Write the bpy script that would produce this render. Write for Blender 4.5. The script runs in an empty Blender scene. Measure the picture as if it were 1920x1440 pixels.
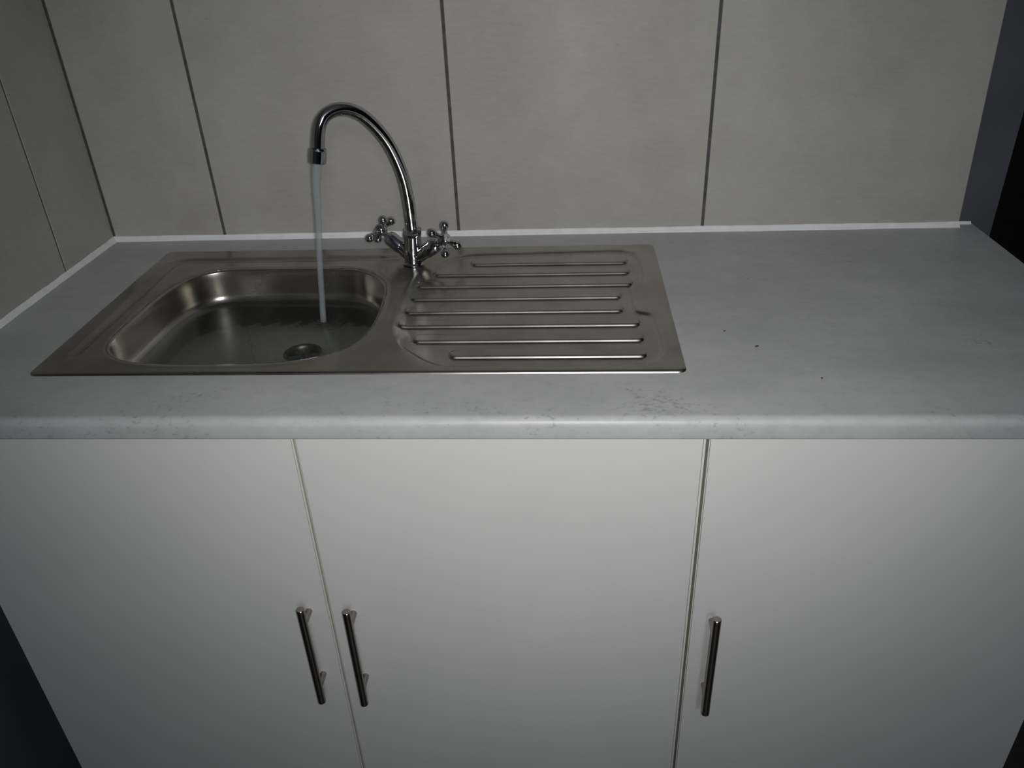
import bpy, bmesh, math
import numpy as np
from mathutils import Vector, Matrix

# ------------------------------------------------------------------ camera
scene = bpy.context.scene
col = scene.collection
cam_d = bpy.data.cameras.new('camera')
cam = bpy.data.objects.new('camera', cam_d)
col.objects.link(cam)
CR = Vector((0.997715638782662, 0.05568755712794417, -0.03824134032204839))
CU = Vector((0.004534710106680689, 0.5096012672604825, 0.8603987359420971))
CF = Vector((-0.06740133925044173, 0.8586066878307158, -0.5081846269611219))
CP = Vector((0.82201, -1.35233, 1.39182))
cam.matrix_world = Matrix(((CR.x, CU.x, -CF.x, CP.x), (CR.y, CU.y, -CF.y, CP.y),
                           (CR.z, CU.z, -CF.z, CP.z), (0, 0, 0, 1)))
cam_d.sensor_width = 36
cam_d.lens = 36 * 1504.13 / 1920
cam_d.clip_start = 0.02
scene.camera = cam

# ------------------------------------------------------------------ light
world = bpy.data.worlds.new('world')
scene.world = world
world.use_nodes = True
world.node_tree.nodes['Background'].inputs[0].default_value = (0.75, 0.85, 1.0, 1)
world.node_tree.nodes['Background'].inputs[1].default_value = 0.02

def aim(o, target):
    o.rotation_euler = (Vector(target) - o.location).to_track_quat('-Z', 'Y').to_euler()

fl = bpy.data.lights.new('phone_flash', 'SPOT')
fl.energy = 27
fl.color = (1.0, 0.985, 0.96)
fl.spot_size = math.radians(92)
fl.spot_blend = 1.0
fl.shadow_soft_size = 0.012
flo = bpy.data.objects.new('phone_flash', fl)
flo.location = (0.842, -1.36, 1.40)
aim(flo, (0.79, -0.45, 1.0))
col.objects.link(flo)

wl = bpy.data.lights.new('window_light', 'AREA')
wl.shape = 'RECTANGLE'
wl.size, wl.size_y = 0.45, 0.9
wl.energy = 5
wl.color = (0.86, 0.93, 1.0)
wlo = bpy.data.objects.new('window_light', wl)
wlo.location = (1.22, -3.05, 2.0)
aim(wlo, (1.0, -0.6, 0.75))
col.objects.link(wlo)

bl = bpy.data.lights.new('ceiling_bulb', 'POINT')
bl.energy = 11
bl.color = (0.90, 0.95, 1.0)
bl.shadow_soft_size = 0.09
blo = bpy.data.objects.new('ceiling_bulb', bl)
blo.location = (1.2, -2.55, 2.02)
col.objects.link(blo)

vs = scene.view_settings
vs.view_transform = 'Standard'
vs.look = 'None'
vs.gamma = 1
vs.exposure = 0
vs.use_curve_mapping = False

# ------------------------------------------------------------------ helpers
def link(o, parent=None):
    col.objects.link(o)
    if parent is not None:
        o.parent = parent
    return o

def tag(o, label=None, cat=None, kind=None, group=None):
    if label: o['label'] = label
    if cat: o['category'] = cat
    if kind: o['kind'] = kind
    if group: o['group'] = group
    return o

def empty(name, loc):
    o = bpy.data.objects.new(name, None)
    o.location = loc
    o.empty_display_size = 0.05
    col.objects.link(o)
    return o

def mesh_obj(name, verts, faces, mat, parent=None, smooth=False, origin=None):
    """verts in world coordinates; shifted into the parent's frame (parents are only translated)."""
    off = Vector((0, 0, 0))
    p = parent
    while p is not None:
        off += p.location
        p = p.parent
    me = bpy.data.meshes.new(name)
    org = Vector(origin) if origin is not None else off
    me.from_pydata([tuple(Vector(v) - org) for v in verts], [], [tuple(f) for f in faces])
    me.validate()
    if mat: me.materials.append(mat)
    if smooth:
        me.polygons.foreach_set('use_smooth', [True] * len(me.polygons))
    me.update()
    o = bpy.data.objects.new(name, me)
    o.location = org - off
    return link(o, parent)

def fix_normals(o):
    bm = bmesh.new(); bm.from_mesh(o.data)
    bmesh.ops.recalc_face_normals(bm, faces=bm.faces)
    bm.to_mesh(o.data); bm.free()
    return o

def box_geo(x0, x1, y0, y1, z0, z1):
    v = [(x0,y0,z0),(x1,y0,z0),(x1,y1,z0),(x0,y1,z0),(x0,y0,z1),(x1,y0,z1),(x1,y1,z1),(x0,y1,z1)]
    f = [(0,3,2,1),(4,5,6,7),(0,1,5,4),(1,2,6,5),(2,3,7,6),(3,0,4,7)]
    return v, f

def boxes(name, lst, mat, parent=None, bevel=0.0):
    V, F = [], []
    for b in lst:
        v, f = box_geo(*b)
        n = len(V); V += v; F += [tuple(i + n for i in q) for q in f]
    o = mesh_obj(name, V, F, mat, parent)
    if bevel > 0:
        bm = bmesh.new(); bm.from_mesh(o.data)
        bmesh.ops.bevel(bm, geom=list(bm.edges), offset=bevel, segments=2, profile=0.5, affect='EDGES')
        bm.to_mesh(o.data); bm.free()
    return o

def frame_from(d):
    d = Vector(d).normalized()
    a = Vector((0, 0, 1)) if abs(d.z) < 0.95 else Vector((1, 0, 0))
    e1 = d.cross(a).normalized()
    return d, e1, d.cross(e1).normalized()

def lathe_geo(origin, axis, prof, seg=40, e1=None, e2=None, cap0=True, cap1=True):
    """prof: list of (distance along the axis, radius)."""
    d, f1, f2 = frame_from(axis)
    e1 = e1 or f1; e2 = e2 or f2
    o = Vector(origin); V, F = [], []
    for (t, r) in prof:
        for k in range(seg):
            a = 2 * math.pi * k / seg
            V.append(o + d * t + (e1 * math.cos(a) + e2 * math.sin(a)) * r)
    n = len(prof)
    for i in range(n - 1):
        for k in range(seg):
            k2 = (k + 1) % seg
            F.append((i*seg + k, i*seg + k2, (i+1)*seg + k2, (i+1)*seg + k))
    if cap0: F.append(tuple(range(seg))[::-1])
    if cap1: F.append(tuple((n-1)*seg + k for k in range(seg)))
    return V, F

def tube_geo(pts, rad, seg=28, cap=True):
    pts = [Vector(p) for p in pts]
    rad = rad if isinstance(rad, (list, tuple)) else [rad] * len(pts)
    V, F = [], []
    prev = None
    for i, p in enumerate(pts):
        t = (pts[min(i+1, len(pts)-1)] - pts[max(i-1, 0)]).normalized()
        if prev is None:
            _, e1, e2 = frame_from(t)
        else:
            e1 = (prev - t * prev.dot(t)).normalized(); e2 = t.cross(e1)
        prev = e1
        for k in range(seg):
            a = 2 * math.pi * k / seg
            V.append(p + (e1 * math.cos(a) + e2 * math.sin(a)) * rad[i])
    for i in range(len(pts) - 1):
        for k in range(seg):
            k2 = (k + 1) % seg
            F.append((i*seg + k, i*seg + k2, (i+1)*seg + k2, (i+1)*seg + k))
    if cap:
        F.append(tuple(range(seg))[::-1]); F.append(tuple((len(pts)-1)*seg + k for k in range(seg)))
    return V, F

def catmull(pts, per=8, closed=False):
    pts = [np.array(p, float) for p in pts]
    n = len(pts); out = []
    rng = range(n if closed else n - 1)
    g = (lambda i: pts[i % n]) if closed else (lambda i: pts[max(0, min(n-1, i))])
    for i in rng:
        p0, p1, p2, p3 = g(i-1), g(i), g(i+1), g(i+2)
        for k in range(per):
            t = k / per
            out.append(0.5 * ((2*p1) + (-p0+p2)*t + (2*p0-5*p1+4*p2-p3)*t*t + (-p0+3*p1-3*p2+p3)*t**3))
    if not closed: out.append(pts[-1])
    return out

def merge(*geos):
    V, F = [], []
    for v, f in geos:
        n = len(V); V += list(v); F += [tuple(i + n for i in q) for q in f]
    return V, F

def autosmooth(o, deg=35):
    me = o.data
    me.polygons.foreach_set('use_smooth', [True] * len(me.polygons))
    bm = bmesh.new(); bm.from_mesh(me)
    for e in bm.edges:
        if len(e.link_faces) == 2 and e.calc_face_angle(0) > math.radians(deg):
            e.smooth = False
    bm.to_mesh(me); bm.free()
    return o

# ------------------------------------------------------------------ materials
def new_mat(name):
    m = bpy.data.materials.new(name); m.use_nodes = True
    nt = m.node_tree
    return m, nt, nt.nodes['Principled BSDF']

def N(nt, t, **kw):
    n = nt.nodes.new(t)
    for k, v in kw.items(): setattr(n, k, v)
    return n

def pos(nt, scale=(1, 1, 1), rot=(0, 0, 0)):
    g = N(nt, 'ShaderNodeNewGeometry'); mp = N(nt, 'ShaderNodeMapping')
    mp.inputs['Scale'].default_value = scale
    mp.inputs['Rotation'].default_value = rot
    nt.links.new(g.outputs['Position'], mp.inputs['Vector'])
    return mp.outputs['Vector']

def noise(nt, vec, scale, detail=4, rough=0.55):
    n = N(nt, 'ShaderNodeTexNoise')
    n.inputs['Scale'].default_value = scale; n.inputs['Detail'].default_value = detail
    n.inputs['Roughness'].default_value = rough
    nt.links.new(vec, n.inputs['Vector'])
    return n.outputs['Fac']

def ramp(nt, fac, stops):
    r = N(nt, 'ShaderNodeValToRGB')
    el = r.color_ramp.elements
    while len(el) < len(stops): el.new(0.5)
    for e, (p, c) in zip(el, stops):
        e.position = p; e.color = (*c, 1)
    nt.links.new(fac, r.inputs['Fac'])
    return r.outputs['Color']

def mixc(nt, a, b, fac, mode='MULTIPLY'):
    m = N(nt, 'ShaderNodeMix', data_type='RGBA', blend_type=mode)
    if isinstance(fac, (int, float)): m.inputs['Factor'].default_value = fac
    else: nt.links.new(fac, m.inputs['Factor'])
    for sock, v in ((m.inputs[6], a), (m.inputs[7], b)):
        if isinstance(v, tuple): sock.default_value = (*v, 1)
        else: nt.links.new(v, sock)
    return m.outputs[2]

def bump(nt, b, h, strength, dist):
    n = N(nt, 'ShaderNodeBump'); n.inputs['Strength'].default_value = strength
    n.inputs['Distance'].default_value = dist
    nt.links.new(h, n.inputs['Height']); nt.links.new(n.outputs['Normal'], b.inputs['Normal'])

def plain(name, c, rough=0.5, metal=0.0, var=0.06, scale=30, spec=0.5):
    m, nt, b = new_mat(name)
    f = noise(nt, pos(nt), scale)
    lo = tuple(x * (1 - var) for x in c); hi = tuple(min(1, x * (1 + var)) for x in c)
    nt.links.new(ramp(nt, f, [(0.3, lo), (0.7, hi)]), b.inputs['Base Color'])
    b.inputs['Roughness'].default_value = rough; b.inputs['Metallic'].default_value = metal
    b.inputs['Specular IOR Level'].default_value = spec
    return m

def mat_tile():
    m, nt, b = new_mat('ceramic_tile')
    big = ramp(nt, noise(nt, pos(nt), 5.0, 5, 0.6), [(0.3, (0.355, 0.345, 0.325)), (0.7, (0.440, 0.432, 0.412))])
    st = ramp(nt, noise(nt, pos(nt, (14, 14, 60)), 3.0, 5, 0.6), [(0.35, (0.93, 0.925, 0.91)), (0.65, (1, 1, 1))])
    sm = ramp(nt, noise(nt, pos(nt, (1.0, 1.0, 2.2)), 38.0, 3, 0.5), [(0.20, (0.78, 0.76, 0.72)), (0.31, (1, 1, 1))])
    c = mixc(nt, mixc(nt, big, st, 1.0), sm, 1.0)
    nt.links.new(c, b.inputs['Base Color'])
    b.inputs['Roughness'].default_value = 0.48
    b.inputs['Specular IOR Level'].default_value = 0.35
    bump(nt, b, noise(nt, pos(nt), 260, 3), 0.12, 0.001)
    return m

def mat_laminate():
    m, nt, b = new_mat('stone_laminate')
    big = ramp(nt, noise(nt, pos(nt, (1, 2.0, 2.0)), 5.0, 6, 0.62), [(0.28, (0.425, 0.435, 0.44)), (0.72, (0.535, 0.54, 0.545))])
    fl_ = ramp(nt, noise(nt, pos(nt, (40, 60, 60)), 1.6, 6, 0.7), [(0.3, (0.90, 0.90, 0.90)), (0.55, (1, 1, 1))])
    clus = noise(nt, pos(nt, (1, 1.6, 1.6)), 7.0, 3, 0.5)
    spk = noise(nt, pos(nt, (0.8, 1.2, 1.2)), 150.0, 3, 0.6)
    add = N(nt, 'ShaderNodeMath', operation='ADD')
    nt.links.new(clus, add.inputs[0]); nt.links.new(spk, add.inputs[1])
    sk = ramp(nt, add.outputs[0], [(0.66, (0.70, 0.70, 0.71)), (0.78, (1, 1, 1))])
    c = mixc(nt, mixc(nt, big, fl_, 1.0), sk, 1.0)
    nt.links.new(c, b.inputs['Base Color'])
    b.inputs['Roughness'].default_value = 0.42
    b.inputs['Specular IOR Level'].default_value = 0.45
    bump(nt, b, spk, 0.05, 0.0006)
    return m

def mat_steel():
    m, nt, b = new_mat('stainless_steel')
    brushed = noise(nt, pos(nt, (6, 900, 900)), 1.0, 4, 0.6)
    blot = noise(nt, pos(nt), 11.0, 5, 0.62)
    c = ramp(nt, blot, [(0.30, (0.36, 0.335, 0.295)), (0.52, (0.45, 0.427, 0.39)), (0.72, (0.52, 0.502, 0.465))])
    c = mixc(nt, c, ramp(nt, brushed, [(0.3, (0.9, 0.9, 0.9)), (0.7, (1, 1, 1))]), 1.0)
    nt.links.new(c, b.inputs['Base Color'])
    b.inputs['Metallic'].default_value = 1.0
    r = N(nt, 'ShaderNodeMapRange'); r.inputs['To Min'].default_value = 0.20; r.inputs['To Max'].default_value = 0.32
    nt.links.new(blot, r.inputs['Value']); nt.links.new(r.outputs['Result'], b.inputs['Roughness'])
    bump(nt, b, brushed, 0.06, 0.0004)
    return m

def mat_water(name, milk, rough, tint):
    m, nt, b = new_mat(name)
    nt.nodes.remove(b)
    out = nt.nodes['Material Output']
    tr = N(nt, 'ShaderNodeBsdfTransparent'); tr.inputs['Color'].default_value = (*tint, 1)
    gl = N(nt, 'ShaderNodeBsdfGlossy'); gl.inputs['Roughness'].default_value = rough
    lw = N(nt, 'ShaderNodeLayerWeight'); lw.inputs['Blend'].default_value = 0.5
    pw = N(nt, 'ShaderNodeMath', operation='POWER'); pw.inputs[1].default_value = 5.0
    nt.links.new(lw.outputs['Facing'], pw.inputs[0])
    fr = N(nt, 'ShaderNodeMath', operation='MULTIPLY_ADD'); fr.inputs[1].default_value = 0.98; fr.inputs[2].default_value = 0.02
    nt.links.new(pw.outputs[0], fr.inputs[0])
    mx = N(nt, 'ShaderNodeMixShader')
    nt.links.new(fr.outputs[0], mx.inputs[0]); nt.links.new(tr.outputs[0], mx.inputs[1]); nt.links.new(gl.outputs[0], mx.inputs[2])
    res = mx.outputs[0]
    if milk > 0:
        df = N(nt, 'ShaderNodeBsdfDiffuse'); df.inputs['Color'].default_value = (0.62, 0.66, 0.69, 1)
        tl = N(nt, 'ShaderNodeBsdfTranslucent'); tl.inputs['Color'].default_value = (0.62, 0.66, 0.69, 1)
        m1 = N(nt, 'ShaderNodeMixShader'); m1.inputs[0].default_value = 0.4
        nt.links.new(df.outputs[0], m1.inputs[1]); nt.links.new(tl.outputs[0], m1.inputs[2])
        m2 = N(nt, 'ShaderNodeMixShader')
        vec = pos(nt, (300, 300, 6))
        mr = N(nt, 'ShaderNodeMapRange'); mr.inputs['To Min'].default_value = milk * 0.75; mr.inputs['To Max'].default_value = milk * 1.25
        nt.links.new(noise(nt, vec, 1.0, 3), mr.inputs['Value'])
        nt.links.new(mr.outputs[0], m2.inputs[0])
        nt.links.new(res, m2.inputs[1]); nt.links.new(m1.outputs[0], m2.inputs[2])
        res = m2.outputs[0]
    nt.links.new(res, out.inputs['Surface'])
    return m

M_TILE = mat_tile()
M_LAM = mat_laminate()
M_STEEL = mat_steel()
M_GROUT = plain('dark_grout', (0.075, 0.070, 0.075), 0.9, var=0.3, scale=60)
M_PAINT = plain('slate_wall_paint', (0.085, 0.088, 0.105), 0.75, var=0.08, scale=8, spec=0.2)
M_DARKROOM = plain('unlit_room_darkness', (0.03, 0.03, 0.032), 0.9, spec=0.1)  # near-black base colour stands in for the darkness of the unlit room
M_FLOOR = plain('dark_floor', (0.05, 0.048, 0.045), 0.6, var=0.2, scale=6, spec=0.2)
M_CEIL = plain('ceiling_paint', (0.75, 0.76, 0.78), 0.9, var=0.02)
M_SILI = plain('white_silicone', (0.84, 0.85, 0.86), 0.4, var=0.05, scale=50)
M_DOOR = plain('white_melamine', (0.655, 0.66, 0.65), 0.5, var=0.02, scale=9, spec=0.35)
M_EDGE = plain('door_edging', (0.68, 0.67, 0.63), 0.5, var=0.03, spec=0.35)
M_CARC = plain('carcass_board', (0.22, 0.19, 0.15), 0.8, var=0.1)
M_PLINTH = plain('plinth_board', (0.5, 0.5, 0.48), 0.6)
M_CHROME = plain('chrome', (0.58, 0.59, 0.61), 0.07, 1.0, var=0.03, scale=40)
M_CHROME.node_tree.nodes['Principled BSDF'].inputs['Specular Tint'].default_value = (0.5, 0.5, 0.5, 1)
M_NICKEL = plain('brushed_nickel', (0.36, 0.33, 0.30), 0.26, 1.0, var=0.08, scale=80)
def brush(m):
    nt = m.node_tree; b = nt.nodes['Principled BSDF']
    t = N(nt, 'ShaderNodeTangent', direction_type='RADIAL', axis='Z')
    nt.links.new(t.outputs[0], b.inputs['Tangent'])
    b.inputs['Anisotropic'].default_value = 0.85
    b.inputs['Anisotropic Rotation'].default_value = 0.25
brush(M_NICKEL)
M_CAP = plain('index_cap', (0.40, 0.41, 0.41), 0.4, var=0.05, scale=200)
M_MARK = plain('index_mark', (0.05, 0.05, 0.06), 0.5)
M_STRAIN = plain('drain_dark', (0.03, 0.033, 0.033), 0.8, 0.0, var=0.4, scale=120)
M_DRAIN = plain('drain_steel', (0.11, 0.11, 0.105), 0.45, 1.0, var=0.3, scale=90)
M_CRUMB = plain('crumb_dark', (0.03, 0.025, 0.02), 0.8)
M_STREAM = mat_water('running_water', 0.30, 0.05, (0.90, 0.92, 0.92))
M_POOL = mat_water('shallow_water', 0.0, 0.03, (0.78, 0.83, 0.80))

H = 0.9            # worktop height
DF = -0.592        # door fronts

# ------------------------------------------------------------------ setting
floor = boxes('floor', [(-0.15, 3.3, -3.3, 2.0, -0.06, 0.0)], M_FLOOR)
tag(floor, 'dark floor in front of the sink cabinets', 'floor', 'structure')
ceil = boxes('ceiling', [(-0.15, 3.3, -3.3, 2.0, 2.5, 2.56)], M_CEIL)
tag(ceil, 'plain pale ceiling over the kitchen corner', 'ceiling', 'structure')

TW, J1, GAP = 0.4254, 0.208, 0.005
TILE_END_B, TILE_END_T = 1.4895, 1.440     # worn edge of the tiling leans a little
ZB, ZM = 0.9005, 1.72

wall_b = boxes('wall_back', [(-0.15, 1.5515, 0.012, 0.13, 0, 2.5)], M_PAINT)
tag(wall_b, 'back wall tiled in grey above the worktop, slate paint at its bare right end', 'wall', 'structure')
wall_l = boxes('wall_left', [(-0.15, -0.012, -3.3, 0.012, 0, 2.5)], M_PAINT)
tag(wall_l, 'left wall tiled in grey above the worktop, dark paint below', 'wall', 'structure')
wall_r = boxes('wall_right', [(3.2, 3.3, -3.3, 2.0, 0, 2.5)], M_DARKROOM)
tag(wall_r, 'dark wall far to the right', 'wall', 'structure')
wall_f = boxes('wall_front', [(-0.15, 3.3, -3.4, -3.3, 0, 2.5)], M_DARKROOM)
tag(wall_f, 'dark wall behind the viewer', 'wall', 'structure')
wall_d = boxes('wall_beyond', [(0.9, 3.3, 1.9, 2.0, 0, 2.5)], M_DARKROOM)
tag(wall_d, 'black unlit room seen past the bare wall end', 'wall', 'structure')

def prism_tile(name, quad_xz, y0, y1, mat, parent):
    v = [(x, y0, z) for x, z in quad_xz] + [(x, y1, z) for x, z in quad_xz]
    f = [(0,1,2,3),(7,6,5,4),(0,4,5,1),(1,5,6,2),(2,6,7,3),(3,7,4,0)]
    o = mesh_obj(name, v, f, mat, parent)
    bm = bmesh.new(); bm.from_mesh(o.data)
    bmesh.ops.recalc_face_normals(bm, faces=bm.faces)
    bmesh.ops.bevel(bm, geom=list(bm.edges), offset=0.0008, segments=1, affect='EDGES')
    bm.to_mesh(o.data); bm.free()
    return o

def tile_edge(z): return TILE_END_B - (z - H) * 0.034

mesh_obj('grout', [(-0.012, 0.0014, ZB), (tile_edge(ZB) - 0.001, 0.0014, ZB), (tile_edge(2.5) - 0.001, 0.0014, 2.5), (-0.012, 0.0014, 2.5),
                   (-0.012, 0.0119, ZB), (tile_edge(ZB) - 0.001, 0.0119, ZB), (tile_edge(2.5) - 0.001, 0.0119, 2.5), (-0.012, 0.0119, 2.5)],
         [(0,1,2,3),(7,6,5,4),(0,4,5,1),(1,5,6,2),(2,6,7,3),(3,7,4,0)], M_GROUT, wall_b)
xs = [0.0035 - GAP/2, J1, J1 + TW, J1 + 2*TW, None]
for z0, z1 in ((ZB, ZM), (ZM + GAP, 2.498)):
    for i in range(4):
        a = xs[i] + GAP/2
        if i < 3:
            b = xs[i+1] - GAP/2
            q = [(a, z0), (b, z0), (b, z1), (a, z1)]
        else:
            q = [(a, z0), (tile_edge(z0), z0), (tile_edge(z1), z1), (a, z1)]
        prism_tile('tile', q, 0.0, 0.0034, M_TILE, wall_b)

boxes('grout', [(-0.0119, -0.0014, -0.605, 0.0014, ZB, 2.5)], M_GROUT, wall_l)
LJ = -0.1615
ys = [(LJ + GAP/2 - 0.001, -0.0005), (-0.605, LJ - GAP/2)]
for z0, z1 in ((ZB, ZM), (ZM + GAP, 2.498)):
    for y0, y1 in ys:
        o = boxes('tile', [(-0.0034, 0.0, y0, y1, z0, z1)], M_TILE, wall_l, bevel=0.0008)

# silicone beads where the tiles meet the worktop
def bead(name, p0, p1, inward, r, label, seed, n=160):
    rng = np.random.RandomState(seed)
    p0 = Vector(p0); p1 = Vector(p1); inw = Vector(inward)
    wob = np.convolve(rng.normal(0, 1, n + 20), np.ones(9) / 9, 'same')[10:n + 10]
    wob2 = np.convolve(rng.normal(0, 1, n + 20), np.ones(9) / 9, 'same')[10:n + 10]
    V, F = [], []
    K = 6
    for i in range(n):
        c = p0.lerp(p1, i / (n - 1))
        ra = r * (1 + 0.14 * wob[i]); rb = r * (1 + 0.16 * wob2[i])
        V.append(c)
        for k in range(K + 1):
            a = math.pi / 2 * k / K
            # slightly concave fillet between wall and worktop
            s = 1.0 - 0.30 * math.sin(2 * a)
            V.append(c + inw * (rb * math.cos(a) * s) + Vector((0, 0, ra * math.sin(a) * s)))
    m = K + 2
    for i in range(n - 1):
        for k in range(m):
            k2 = (k + 1) % m
            F.append((i*m + k, i*m + k2, (i+1)*m + k2, (i+1)*m + k))
    F.append(tuple(range(m))); F.append(tuple((n-1)*m + k for k in range(m))[::-1])
    o = mesh_obj(name, V, F, M_SILI)
    fix_normals(o); autosmooth(o, 50)
    tag(o, label, 'sealant', 'structure')
    return o

bead('trim_1', (0.0, 0.0, H), (1.489, 0.0, H), (0, -1, 0), 0.0078, 'white silicone bead along the back of the worktop', 1)
bead('trim_2', (0.0, -0.6, H), (0.0, -0.002, H), (1, 0, 0), 0.0072, 'white silicone bead along the left wall', 2)
bead('trim_3', (1.4905, 0.0119, H), (1.514, 0.0119, H), (0, -1, 0), 0.0042, 'short white silicone dab at the bare wall end', 3, 14)

# ------------------------------------------------------------------ worktop
SX0, SX1, SY0, SY1 = 0.1303, 0.9691, -0.0664, -0.4969       # sink rim rectangle
WX0, WX1, WY0, WY1 = -0.0115, 1.5165, 0.0115, -0.6
TH = 0.0275
hx0, hx1, hy0, hy1 = SX0 + 0.014, SX1 - 0.014, SY0 - 0.014, SY1 + 0.014

def worktop():
    # cross section from the back over the top and the rounded nose to the underside
    prof = [(WY0, H - TH), (WY0, H), (hy0, H), (hy1, H)]
    r = 0.011
    for k in range(0, 9):
        a = math.pi / 2 * k / 8
        prof.append((WY1 + r - r * math.sin(a), H - r + r * math.cos(a)))
    r2 = 0.0025
    for k in range(0, 4):
        a = math.pi / 2 * k / 3
        prof.append((WY1 + r2 - r2 * math.cos(a), H - TH + r2 - r2 * math.sin(a)))
    prof += [(hy1, H - TH), (hy0, H - TH)]
    X = [WX0, hx0, hx1, WX1]
    n = len(prof); V = [(x, y, z) for x in X for (y, z) in prof]; F = []
    ib1, ib0 = n - 2, n - 1
    for i in range(3):
        for k in range(n):
            k2 = (k + 1) % n
            if i == 1 and ((k, k2) == (2, 3) or (k, k2) == (ib1, ib0)): continue
            F.append((i*n + k, i*n + k2, (i+1)*n + k2, (i+1)*n + k))
    # hole sides
    a, b = n, 2 * n
    F += [(a+2, a+3, a+ib1, a+ib0), (b+2, b+ib0, b+ib1, b+3), (a+2, a+ib0, b+ib0, b+2), (a+3, b+3, b+ib1, a+ib1)]
    F.append(tuple(range(n))); F.append(tuple(3*n + k for k in range(n))[::-1])
    o = mesh_obj('worktop', V, F, M_LAM)
    fix_normals(o); autosmooth(o, 30)
    return o
wt = worktop()
tag(wt, 'pale grey stone-look laminate worktop with rounded front edge', 'worktop')

# ------------------------------------------------------------------ cabinets
S1, S2 = 0.5024, 0.9819
Z0, Z1 = 0.112, H - TH - 0.0015

def handle(x, zc, parent):
    hl, off, r, rp = 0.0915, 0.0255, 0.0056, 0.0046
    y = DF - off
    bar = lathe_geo((x, y, zc - hl), (0, 0, 1), [(0, r - 0.0008), (0.0008, r), (2*hl - 0.0008, r), (2*hl, r - 0.0008)], 32)
    geos = [bar]
    for s in (-1, 1):
        geos.append(lathe_geo((x, DF, zc + s * 0.0625), (0, -1, 0), [(0.0, rp), (off - 0.002, rp)], 20))
    V, F = merge(*geos)
    o = mesh_obj('handle', V, F, M_NICKEL, parent, origin=(x, y, zc))
    fix_normals(o); autosmooth(o, 40)
    o['label'] = 'brushed nickel bar handle'
    return o

def door(x0, x1, parent, hxz, band_l, band_r):
    g = 0.0005
    a = x0 + (band_l + g if band_l else 0); b = x1 - (band_r + g if band_r else 0)
    d = boxes('door', [(a, b, DF, DF + 0.018, Z0, Z1)], M_DOOR, parent, bevel=0.0005)
    if band_l: boxes('edge_band', [(x0, x0 + band_l, DF + 0.0004, DF + 0.018, Z0, Z1)], M_EDGE, d, bevel=0.0003)
    if band_r: boxes('edge_band', [(x1 - band_r, x1, DF + 0.0004, DF + 0.018, Z0, Z1)], M_EDGE, d, bevel=0.0003)
    boxes('edge_core', [(x0 + 0.0006, x1 - 0.0006, DF + 0.002, DF + 0.0175, Z0 + 0.002, Z1 - 0.002)], M_CARC, d)
    handle(hxz[0], hxz[1], d)
    return d

def cabinet(name, x0, x1, label, mid=None):
    c = empty(name, ((x0 + x1) / 2, -0.3, 0))
    yb, yf, t = -0.012, DF + 0.0195, 0.016
    lst = [(x0, x0 + t, yf, yb, 0.1, Z1), (x1 - t, x1, yf, yb, 0.1, Z1), (x0 + t, x1 - t, yf, yb, 0.1, 0.116),
           (x0 + t, x1 - t, yb - 0.006, yb, 0.116, Z1), (x0 + t, x1 - t, yf, yf + 0.016, Z1 - 0.03, Z1)]
    if mid: lst.append((mid - 0.03, mid + 0.03, yf, yf + 0.016, 0.116, Z1 - 0.03))
    boxes('body', lst, M_CARC, c)
    boxes('plinth', [(x0, x1, -0.53, -0.514, 0.0, 0.1)], M_PLINTH, c)
    tag(c, label, 'cabinet')
    return c

c1 = cabinet('sink_cabinet', 0.0362, S2 - 0.0005, 'white two-door base cabinet under the sink, handles meeting at the middle', S1)
door(0.0362, S1 - 0.0011, c1, (0.4735, 0.5245), 0, 0.0022)
door(S1 + 0.0011, S2 - 0.0017, c1, (0.5345, 0.5215), 0.0008, 0.0026)
c2 = cabinet('base_cabinet', S2 + 0.0005, 1.4558, 'white single-door base cabinet under the bare right end of the worktop')
door(S2 + 0.0017, 1.4558, c2, (1.0115, 0.518), 0.0013, 0)

# ------------------------------------------------------------------ sink
BOWL = [(.1960,-.4179),(.1905,-.3973),(.1893,-.3778),(.1905,-.3283),(.1935,-.2575),(.2014,-.2111),(.2171,-.1796),(.2417,-.1570),(.2748,-.1480),
        (.3315,-.1465),(.3875,-.1475),(.4440,-.1497),(.4775,-.1540),(.5030,-.1650),(.5239,-.1833),(.5395,-.2060),(.5483,-.2330),(.5530,-.2677),
        (.5555,-.3139),(.5550,-.3571),(.5478,-.3975),(.5350,-.4234),(.5161,-.4430),(.4905,-.4575),(.4514,-.4680),(.4000,-.4715),(.3494,-.4722),
        (.2950,-.4705),(.2576,-.4660),(.2310,-.4550),(.2090,-.4390)]
bowl = np.array(catmull(BOWL, 14, True))
for _ in range(30):      # relax the traced outline
    bowl = 0.5 * bowl + 0.25 * (np.roll(bowl, 1, 0) + np.roll(bowl, -1, 0))
DRAINER = [(.665,-.104),(.74,-.1005),(.83,-.097),(.905,-.0945),(.926,-.103),(.9375,-.122),(.941,-.16),(.941,-.205),(.9375,-.224),(.921,-.236),(.918,-.25),
           (.918,-.31),(.9215,-.327),(.938,-.336),(.943,-.352),(.946,-.40),(.9465,-.436),(.940,-.457),(.923,-.473),(.88,-.4795),(.78,-.482),(.69,-.4815),(.665,-.478),
           (.637,-.460),(.602,-.420),(.583,-.385),(.576,-.345),(.575,-.29),(.576,-.24),(.584,-.20),(.602,-.163),(.630,-.126)]
drn = np.array(catmull(DRAINER, 6, True))

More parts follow.
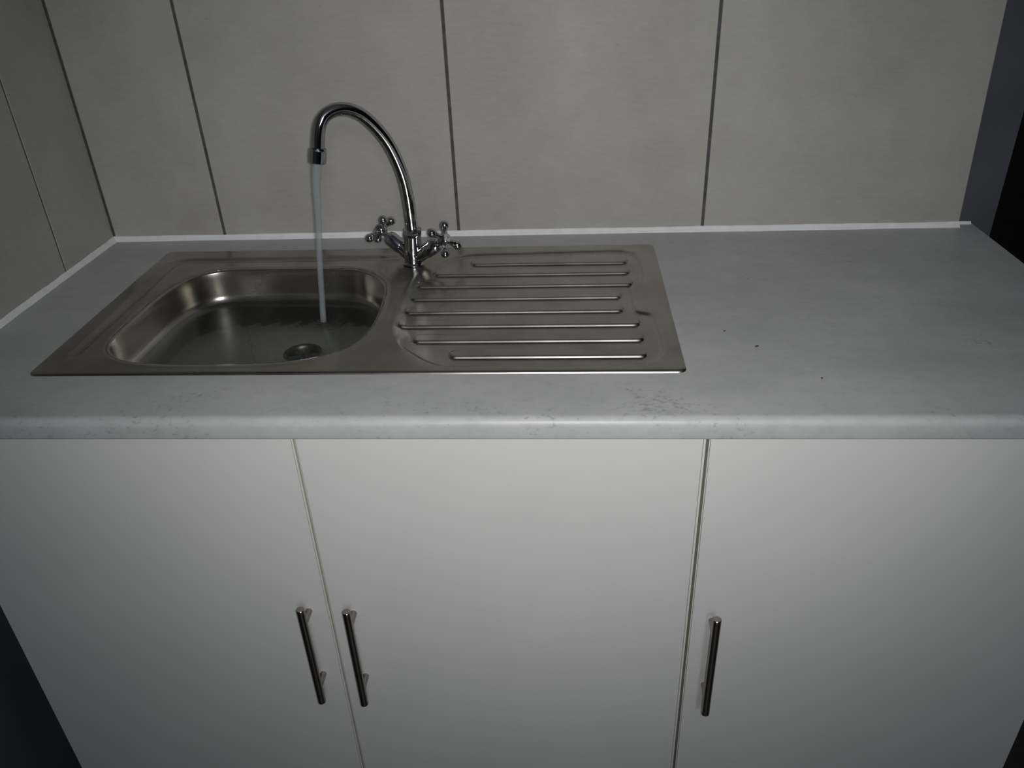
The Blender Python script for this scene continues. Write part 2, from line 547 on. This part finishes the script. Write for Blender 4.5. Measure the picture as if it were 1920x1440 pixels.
def sdf(P, poly):
    """signed distance (negative inside), nearest point and outward normal for every point of P."""
    A = poly; B = np.roll(poly, -1, 0)
    best = np.full(len(P), 1e9); near = np.zeros_like(P); nor = np.zeros_like(P); ins = np.zeros(len(P), bool)
    area = np.sum(A[:, 0] * B[:, 1] - B[:, 0] * A[:, 1])
    sg = 1.0 if area > 0 else -1.0
    # vertex normals for smooth interpolation
    T = np.roll(poly, -1, 0) - np.roll(poly, 1, 0)
    VN = np.stack([T[:, 1], -T[:, 0]], 1) * sg
    VN /= np.linalg.norm(VN, axis=1)[:, None]
    for i in range(len(A)):
        a, b = A[i], B[i]; e = b - a
        t = np.clip(((P - a) @ e) / (e @ e + 1e-18), 0, 1)
        q = a + t[:, None] * e
        d = np.hypot(*(P - q).T)
        m = d < best
        best[m] = d[m]; near[m] = q[m]
        nn = VN[i] * (1 - t[:, None]) + VN[(i + 1) % len(A)] * t[:, None]
        nor[m] = nn[m]
        if a[1] != b[1]:
            c = ((a[1] > P[:, 1]) != (b[1] > P[:, 1])) & (P[:, 0] < (b[0] - a[0]) * (P[:, 1] - a[1]) / (b[1] - a[1]) + a[0])
            ins ^= c
    nor /= np.linalg.norm(nor, axis=1)[:, None] + 1e-12
    return np.where(ins, -best, best), near, nor

def sstep(e0, e1, x):
    t = np.clip((x - e0) / (e1 - e0), 0, 1)
    return t * t * (3 - 2 * t)

def rrect(P, x0, x1, y0, y1, r):
    cx, cy = (x0 + x1) / 2, (y0 + y1) / 2
    dx = np.abs(P[:, 0] - cx) - (x1 - x0) / 2 + r; dy = np.abs(P[:, 1] - cy) - (y1 - y0) / 2 + r
    return np.hypot(np.maximum(dx, 0), np.maximum(dy, 0)) + np.minimum(np.maximum(dx, dy), 0) - r

# ribs: back edge, front edge (foot), left end, right end
RIBS = [(-.1245,-.1470,.668,.9215),(-.1675,-.1895,.613,.9225),(-.2115,-.2338,.592,.9235),(-.2575,-.2793,.5905,.904),(-.3015,-.3252,.590,.904),
        (-.3465,-.3694,.588,.9235),(-.3910,-.4143,.6165,.925),(-.4360,-.4584,.671,.925)]
TAP = np.array((.575, -.139))

def height(P):
    h = np.full(len(P), 0.0030)
    a = rrect(P, 0.156, 0.75, -0.80, -0.1035, 0.035)
    fa = sstep(0.003, -0.003, a) * sstep(-0.462, -0.43, P[:, 1]) * sstep(0.585, 0.52, P[:, 0])
    # pressed crease: a shallow gutter just inside the line
    cre = np.exp(-((a + 0.009) / 0.006) ** 2) * sstep(-0.462, -0.43, P[:, 1]) * sstep(0.60, 0.50, P[:, 0])
    d, _, _ = sdf(P, drn)
    wide = sstep(0.645, 0.60, P[:, 0]) * sstep(-0.435, -0.395, P[:, 1])
    e0 = 0.0025 - 0.0 * wide; e1 = -0.0035 - 0.022 * wide
    fb = sstep(e0, e1, d)
    h = h - np.maximum(0.0016 * fa, 0.0036 * fb) - 0.0030 * cre
    for (yb, yf, xl, xr) in RIBS:
        r = rrect(P, xl, xr, yf, yb, 0.0085)
        h = np.maximum(h, h + 0.0032 * np.clip(-r / 0.0022, 0, 1))
    # flat raised seat for the tap
    rt = np.hypot(P[:, 0] - TAP[0], P[:, 1] - TAP[1])
    k = sstep(0.034, 0.031, rt)
    h = h * (1 - k) + 0.0026 * k
    # soft crease around the bowl edge
    db, _, _ = sdf(P, bowl)
    h = h + 0.0006 * np.exp(-((db - 0.0065) / 0.004) ** 2) - 0.0010 * np.exp(-(db / 0.004) ** 2)
    # rolled outer edge
    e = -rrect(P, SX0, SX1, SY1, SY0, 0.010)
    t = np.clip(e / 0.005, 0, 1)
    h = h * np.sqrt(np.clip(1 - (1 - t) ** 2, 0, 1)) + 0.0002
    return h

def build_sink():
    def lines(lo, hi, step, extra):
        L = list(np.arange(lo, hi, step)) + [hi] + list(extra)
        L = sorted(L); out = [L[0]]
        for v in L[1:]:
            if v - out[-1] > 0.00045: out.append(v)
        out[-1] = hi
        return np.array(out)
    ex = []
    for s, o in ((1, SX0), (-1, SX1)): ex += [o + s * v for v in (0.0007, 0.0017, 0.003, 0.005)]
    for r in RIBS:
        ex += [r[2], r[2] + 0.0009, r[2] + 0.0018, r[3], r[3] - 0.0009, r[3] - 0.0018]
    ey = []
    for s, o in ((-1, SY0), (1, SY1)): ey += [o + s * v for v in (0.0007, 0.0017, 0.003, 0.005)]
    for r in RIBS:
        ey += [r[0], r[0] - 0.0006, r[0] - 0.0012, r[0] - 0.0018, r[0] - 0.0024, r[1] - 0.0006, r[1], r[1] + 0.0006, r[1] + 0.0012, r[1] + 0.0018, r[1] + 0.0024]
    X = lines(SX0, SX1, 0.0026, ex); Y = lines(SY1, SY0, 0.0024, ey)
    nx, ny = len(X), len(Y)
    P = np.stack(np.meshgrid(X, Y, indexing='ij'), -1).reshape(-1, 2)
    # rounded outer corners
    R = 0.010
    for cx, sx in ((SX0 + R, -1), (SX1 - R, 1)):
        for cy, sy in ((SY1 + R, -1), (SY0 - R, 1)):
            m = (sx * (P[:, 0] - cx) > 0) & (sy * (P[:, 1] - cy) > 0)
            v = P[m] - (cx, cy)
            mx = np.maximum(np.abs(v[:, 0]), np.abs(v[:, 1])); ln = np.hypot(*v.T) + 1e-12
            P[m] = (cx, cy) + v * (mx / ln)[:, None]
    d, near, nor = sdf(P, bowl)
    inside = d < 0
    idx = lambda i, j: i * ny + j
    faces = []
    for i in range(nx - 1):
        for j in range(ny - 1):
            q = (idx(i, j), idx(i+1, j), idx(i+1, j+1), idx(i, j+1))
            if not (inside[q[0]] and inside[q[1]] and inside[q[2]] and inside[q[3]]): faces.append(q)
    used = np.zeros(len(P), bool)
    for q in faces: used[list(q)] = True
    snap = inside & used
    P[snap] = near[snap]
    z = H + height(P)
    verts = [(P[i, 0], P[i, 1], z[i]) for i in range(len(P))]
    # boundary loop of the bowl
    cnt = {}
    for q in faces:
        for a, b in zip(q, q[1:] + q[:1]):
            cnt[(a, b)] = 1
    nxt = {}
    for (a, b) in cnt:
        if (b, a) not in cnt and snap[a] and snap[b]: nxt[a] = b
    start = next(iter(nxt)); loop = [start]
    while True:
        n = nxt[loop[-1]]
        if n == start: break
        loop.append(n)
    L = np.array([P[i] for i in loop])
    # smooth the spacing-independent normals along the loop
    _, _, nn = sdf(L, bowl)
    zt = np.array([z[i] for i in loop])
    zm = H + 0.0012
    prof = []
    rl = 0.0045
    for k in range(1, 6):
        a = math.radians(78) * k / 5
        prof.append((rl * math.sin(a), rl * math.cos(a) - rl))
    x0_, z0_ = prof[-1]
    x1_, z1_ = 0.0085, -0.038
    for k in range(1, 5): prof.append((x0_ + (x1_ - x0_) * k / 4, z0_ + (z1_ - z0_) * k / 4))
    xe, ze = 0.0345, -0.0600
    for k in range(1, 9):       # fillet into the floor
        a = math.pi / 2 * k / 8
        prof.append((x1_ + (xe - x1_) * (1 - math.cos(a)), z1_ + (ze - z1_) * math.sin(a)))
    prev = loop; m = len(loop)
    for n_, (dd, dz) in enumerate(prof):
        base = len(verts)
        Q = L - nn * dd
        w = min(1, (n_ + 1) / 5)
        for i in range(m): verts.append((Q[i, 0], Q[i, 1], (zt[i] * (1 - w) + zm * w) + dz))
        for i in range(m):
            k = (i + 1) % m
            faces.append((prev[i], prev[k], base + k, base + i))
        prev = list(range(base, base + m))
    DC = np.array((0.4290, -0.3150)); rd = 0.0246
    v = Q - DC; ang = np.arctan2(v[:, 1], v[:, 0])
    circ = DC + rd * np.stack([np.cos(ang), np.sin(ang)], 1)
    zf0 = zm + ze
    for k in range(1, 13):
        t = k / 12
        base = len(verts)
        W = Q * (1 - t) + circ * t
        zz = zf0 - 0.0065 * t - (0.0010 if k == 12 else 0)
        for i in range(m): verts.append((W[i, 0], W[i, 1], zz))
        for i in range(m):
            kk = (i + 1) % m
            faces.append((prev[i], prev[kk], base + kk, base + i))
        prev = list(range(base, base + m))
    # drop unused grid vertices
    keep = np.zeros(len(verts), bool)
    for q in faces: keep[list(q)] = True
    mp = np.cumsum(keep) - 1
    verts = [v for v, k in zip(verts, keep) if k]
    faces = [tuple(int(mp[i]) for i in q) for q in faces]
    root = empty('kitchen_sink', ((SX0 + SX1) / 2, (SY0 + SY1) / 2, H))
    tag(root, 'dull stainless steel drop-in sink with ribbed drainer right of the bowl', 'sink')
    mesh_obj('basin', verts, faces, M_STEEL, root, smooth=True)
    # drain
    zd = zf0 - 0.0075
    V, F = lathe_geo((DC[0], DC[1], zd), (0, 0, 1), [(-0.018, 0.0212), (-0.004, 0.0216), (0.0002, 0.0232), (0.0014, 0.0248), (0.0014, 0.0276), (0.0004, 0.0292)], 64, cap0=False, cap1=False)
    dr = mesh_obj('drain_flange', V, F, M_DRAIN, root, smooth=True); fix_normals(dr)
    V, F = lathe_geo((DC[0], DC[1], zd - 0.016), (0, 0, 1), [(0, 0.0213), (0.003, 0.0213)], 48)
    V2, F2 = [], []
    for k in range(3):
        a = math.pi * k / 3 + 0.3
        u = Vector((math.cos(a), math.sin(a), 0)); w = Vector((-u.y, u.x, 0))
        n = len(V2); c = Vector((DC[0], DC[1], zd - 0.004))
        for dz in (-0.002, 0.0):
            for s, t in ((-1, -1), (1, -1), (1, 1), (-1, 1)):
                V2.append(c + u * (0.0212 * s) + w * (0.0018 * t) + Vector((0, 0, dz)))
        F2 += [tuple(i + n for i in q) for q in ((0,3,2,1),(4,5,6,7),(0,1,5,4),(1,2,6,5),(2,3,7,6),(3,0,4,7))]
    V, F = merge((V, F), (V2, F2))
    s = mesh_obj('strainer', V, F, M_STRAIN, dr)
    s['label'] = 'dark drain strainer under water'
    return Q, DC, zf0, nn
FLQ, DC, ZFL, FLN = build_sink()

# ------------------------------------------------------------------ tap
def build_tap():
    bx, by = TAP
    d2 = np.array((-0.8215, -0.5702))
    zb = H + 0.0026
    root = empty('mixer_tap', (bx, by, zb))
    tag(root, 'chrome gooseneck mixer tap with two cross handles on the sink deck', 'tap')
    lean = Vector((0.0032, 0.0022, 0.0574))         # the body leans a little to the right
    ax = lean.normalized()
    B0 = Vector((bx, by, zb))
    prof = [(0, 0.0170), (0.0015, 0.0172), (0.003, 0.0160), (0.0042, 0.0142), (0.007, 0.0142), (0.010, 0.0150), (0.018, 0.0152), (0.028, 0.0146), (0.040, 0.0134), (0.0475, 0.0130)]
    V, F = lathe_geo(B0, ax, prof, 48)
    V = [v for v in V]
    body = mesh_obj('body', V, F, M_CHROME, root); fix_normals(body); autosmooth(body, 40)
    # hexagonal collar nut
    V, F = lathe_geo(B0, ax, [(0.0455, 0.0125), (0.0465, 0.0152), (0.0485, 0.0163), (0.0555, 0.0163), (0.0580, 0.0152), (0.0590, 0.0108)], 6,
                     e1=Vector((0.92, -0.39, 0)).normalized(), e2=Vector((0.39, 0.92, 0)).normalized())
    nut = mesh_obj('collar_nut', V, F, M_CHROME, root); fix_normals(nut)
    bm = bmesh.new(); bm.from_mesh(nut.data)
    bmesh.ops.bevel(bm, geom=list(bm.edges), offset=0.0008, segments=2, affect='EDGES')
    bm.to_mesh(nut.data); bm.free(); autosmooth(nut, 25)
    # spout
    sz = [(-0.0042, 0.9480), (-0.0039, 0.9599), (-0.0034, 0.9864), (-0.0022, 1.0124), (0.0014, 1.0425), (0.0094, 1.0725), (0.0208, 1.1007), (0.0358, 1.1240), (0.0532, 1.1433),
          (0.0698, 1.1540), (0.0853, 1.1582), (0.0998, 1.1570), (0.1119, 1.1511), (0.1200, 1.1405), (0.1247, 1.1264), (0.1275, 1.1120), (0.1296, 1.0990)]
    pts = [(bx + d2[0] * s, by + d2[1] * s, z) for s, z in sz]
    pts = catmull(pts, 6)
    V, F = tube_geo(pts, 0.0092, 36)
    sp = mesh_obj('spout', V, F, M_CHROME, root); fix_normals(sp); autosmooth(sp, 50)
    tipd = Vector((d2[0] * 0.20, d2[1] * 0.20, -1)).normalized()
    T = Vector((bx + d2[0] * 0.1279, by + d2[1] * 0.1279, 1.1105))
    V, F = lathe_geo(T, tipd, [(0, 0.0092), (0.0008, 0.0116), (0.0022, 0.0120), (0.0035, 0.0116), (0.0040, 0.0122), (0.0205, 0.0122), (0.0212, 0.0116), (0.0212, 0.0096), (0.0150, 0.0094)], 24, cap0=True, cap1=True)
    ae = mesh_obj('aerator', V, F, M_CHROME, sp); fix_normals(ae); autosmooth(ae, 30)
    # two angled valves with cross handles
    ph = 0.4234; a, h, z0 = 0.0617, 0.0518, 0.9097
    S = Vector((bx + 0.0019, by + 0.0022, z0 + 0.0022))
    # bearings measured for the two valve heads
    for sg, psi in ((-1, 1.2513), (1, 0.793)):
        hub = Vector((0.5769 + sg * a * math.cos(ph), -0.1368 - sg * a * math.sin(ph), H + h))
        axis = (hub - Vector((0.5769, -0.1368, z0)))
        axd = axis.normalized()
        S = Vector((0.5769, -0.1368, z0)); LN = axis.length
        V, F = lathe_geo(S, axd, [(0.004, 0.0108), (0.0285, 0.0108), (0.0290, 0.0100), (0.0300, 0.0100), (0.0305, 0.0118), (0.0320, 0.0122), (0.0500, 0.0120),
                                  (0.0550, 0.0108), (0.0580, 0.0088), (0.0585, 0.0048), (LN - 0.006, 0.0046)], 10 if False else 40)
        vb = mesh_obj('valve', V, F, M_CHROME, root); fix_normals(vb); autosmooth(vb, 28)
        e1 = axd.cross(Vector((0, 0, 1))).normalized(); e2 = axd.cross(e1)
        geos = [lathe_geo(hub, axd, [(-0.0095, 0.0056), (-0.0075, 0.0080), (-0.003, 0.0094), (0.002, 0.0094), (0.0050, 0.0088), (0.0065, 0.0076), (0.0066, 0.0068), (0.0058, 0.0066)], 32)]
        for i in range(4):
            t = psi + i * math.pi / 2
            dr = e1 * math.cos(t) + e2 * math.sin(t)
            pr = [(0.004, 0.0052), (0.0085, 0.0046), (0.0125, 0.0040), (0.0165, 0.0041), (0.0195, 0.0052)]
            rc, rb = 0.0264, 0.0070
            for k in range(9):
                b_ = math.radians(-45 + 135 * k / 8)
                pr.append((rc + rb * math.sin(b_), max(rb * math.cos(b_), 0.0004)))
            geos.append(lathe_geo(hub, dr, pr, 24))
        V, F = merge(*geos)
        ch = mesh_obj('cross_handle', V, F, M_CHROME, vb); fix_normals(ch); autosmooth(ch, 40)
        V, F = lathe_geo(hub, axd, [(0.0056, 0.0067), (0.0068, 0.0064), (0.0073, 0.0042)], 28)
        cp = mesh_obj('index_cap', V, F, M_CAP, vb); fix_normals(cp); autosmooth(cp, 40)
        cp['label'] = 'small grey round cap in the handle centre'
        c = hub + axd * 0.00735
        V = [c + e1 * (u * 0.0006) + e2 * (v * 0.0020) + axd * w for w in (-0.0003, 0.0002) for u, v in ((-1,-1),(1,-1),(1,1),(-1,1))]
        mk = mesh_obj('index_mark', V, [(0,3,2,1),(4,5,6,7),(0,1,5,4),(1,2,6,5),(2,3,7,6),(3,0,4,7)], M_MARK, vb)
        fix_normals(mk)
    return d2
D2 = build_tap()

# ------------------------------------------------------------------ water
ZW = 0.8495
def build_water():
    sz = [(0.1316, 1.0915), (0.1340, 1.0830), (0.1372, 1.0700), (0.1405, 1.0500), (0.1439, 1.0171), (0.1490, 0.9760), (0.1543, 0.9353), (0.1592, 0.8880), (0.1638, 0.8452)]
    rr = [0.0078, 0.0074, 0.0066, 0.0056, 0.0050, 0.0047, 0.0045, 0.0044, 0.0046]
    P4 = [(TAP[0] + D2[0] * s, TAP[1] + D2[1] * s, z, r) for (s, z), r in zip(sz, rr)]
    P4 = catmull(P4, 8)
    rng = np.random.RandomState(4)
    rad = [p[3] * (1 + 0.02 * rng.normal()) for p in P4]
    V, F = tube_geo([tuple(p[:3]) for p in P4], rad, 24)
    o = mesh_obj('water_stream', V, F, M_STREAM); fix_normals(o); autosmooth(o, 60)
    tag(o, 'thin stream of running water falling from the spout into the bowl', 'water')
    land = np.array((TAP[0] + D2[0] * 0.1632, TAP[1] + D2[1] * 0.1632))
    # shallow water lying on the bowl floor, rippled around the stream
    m = len(FLQ); step = max(1, m // 220)
    Q = FLQ[::step] + FLN[::step] * 0.0197
    cen = Q.mean(0)
    V, F = [], []
    K = 60
    for k in range(K + 1):
        t = k / K
        W = cen * t + Q * (1 - t)
        for p in W:
            r = np.hypot(*(p - land))
            z = ZW + 0.00055 * math.cos(r / 0.0032 * 2 * math.pi / 2.4) * math.exp(-r / 0.035)
            z += 0.00025 * math.sin(p[0] * 210 + 2.0 * math.sin(p[1] * 90)) * math.exp(-r / 0.09)
            V.append((p[0], p[1], z))
    n = len(Q)
    for k in range(K):
        for i in range(n):
            j = (i + 1) % n
            F.append((k*n + i, k*n + j, (k+1)*n + j, (k+1)*n + i))
    o = mesh_obj('water_pool', V, F, M_POOL, smooth=True); fix_normals(o)
    tag(o, 'shallow clear rippled water covering the floor of the sink bowl', 'water')
build_water()

# ------------------------------------------------------------------ crumbs on the worktop
def crumb(x, y, r, rot, label, seed):
    rng = np.random.RandomState(seed)
    bm = bmesh.new()
    bmesh.ops.create_icosphere(bm, subdivisions=2, radius=r)
    for v in bm.verts:
        k = 1 + 0.25 * rng.normal()
        v.co = Vector((v.co.x * 1.7 * k, v.co.y * 0.8 * k, v.co.z * 0.6))
    zmin = min(v.co.z for v in bm.verts)
    for v in bm.verts: v.co.z -= zmin
    bm.transform(Matrix.Rotation(rot, 4, 'Z'))
    me = bpy.data.meshes.new('crumb'); bm.to_mesh(me); bm.free()
    me.materials.append(M_CRUMB)
    o = link(bpy.data.objects.new('crumb', me)); o.location = (x, y, H)
    tag(o, label, 'crumb', group='dark crumbs on the worktop')
crumb(1.0318, -.3862, 0.0011, 0.6, 'tiny dark crumb on the worktop, nearest the sink rim of the three', 1)
crumb(1.0652, -.4305, 0.0015, 0.4, 'longest dark crumb on the worktop, middle one right of the sink', 2)
crumb(1.1246, -.5116, 0.0011, 0.9, 'tiny dark crumb on the worktop, nearest the front edge of the three', 3)
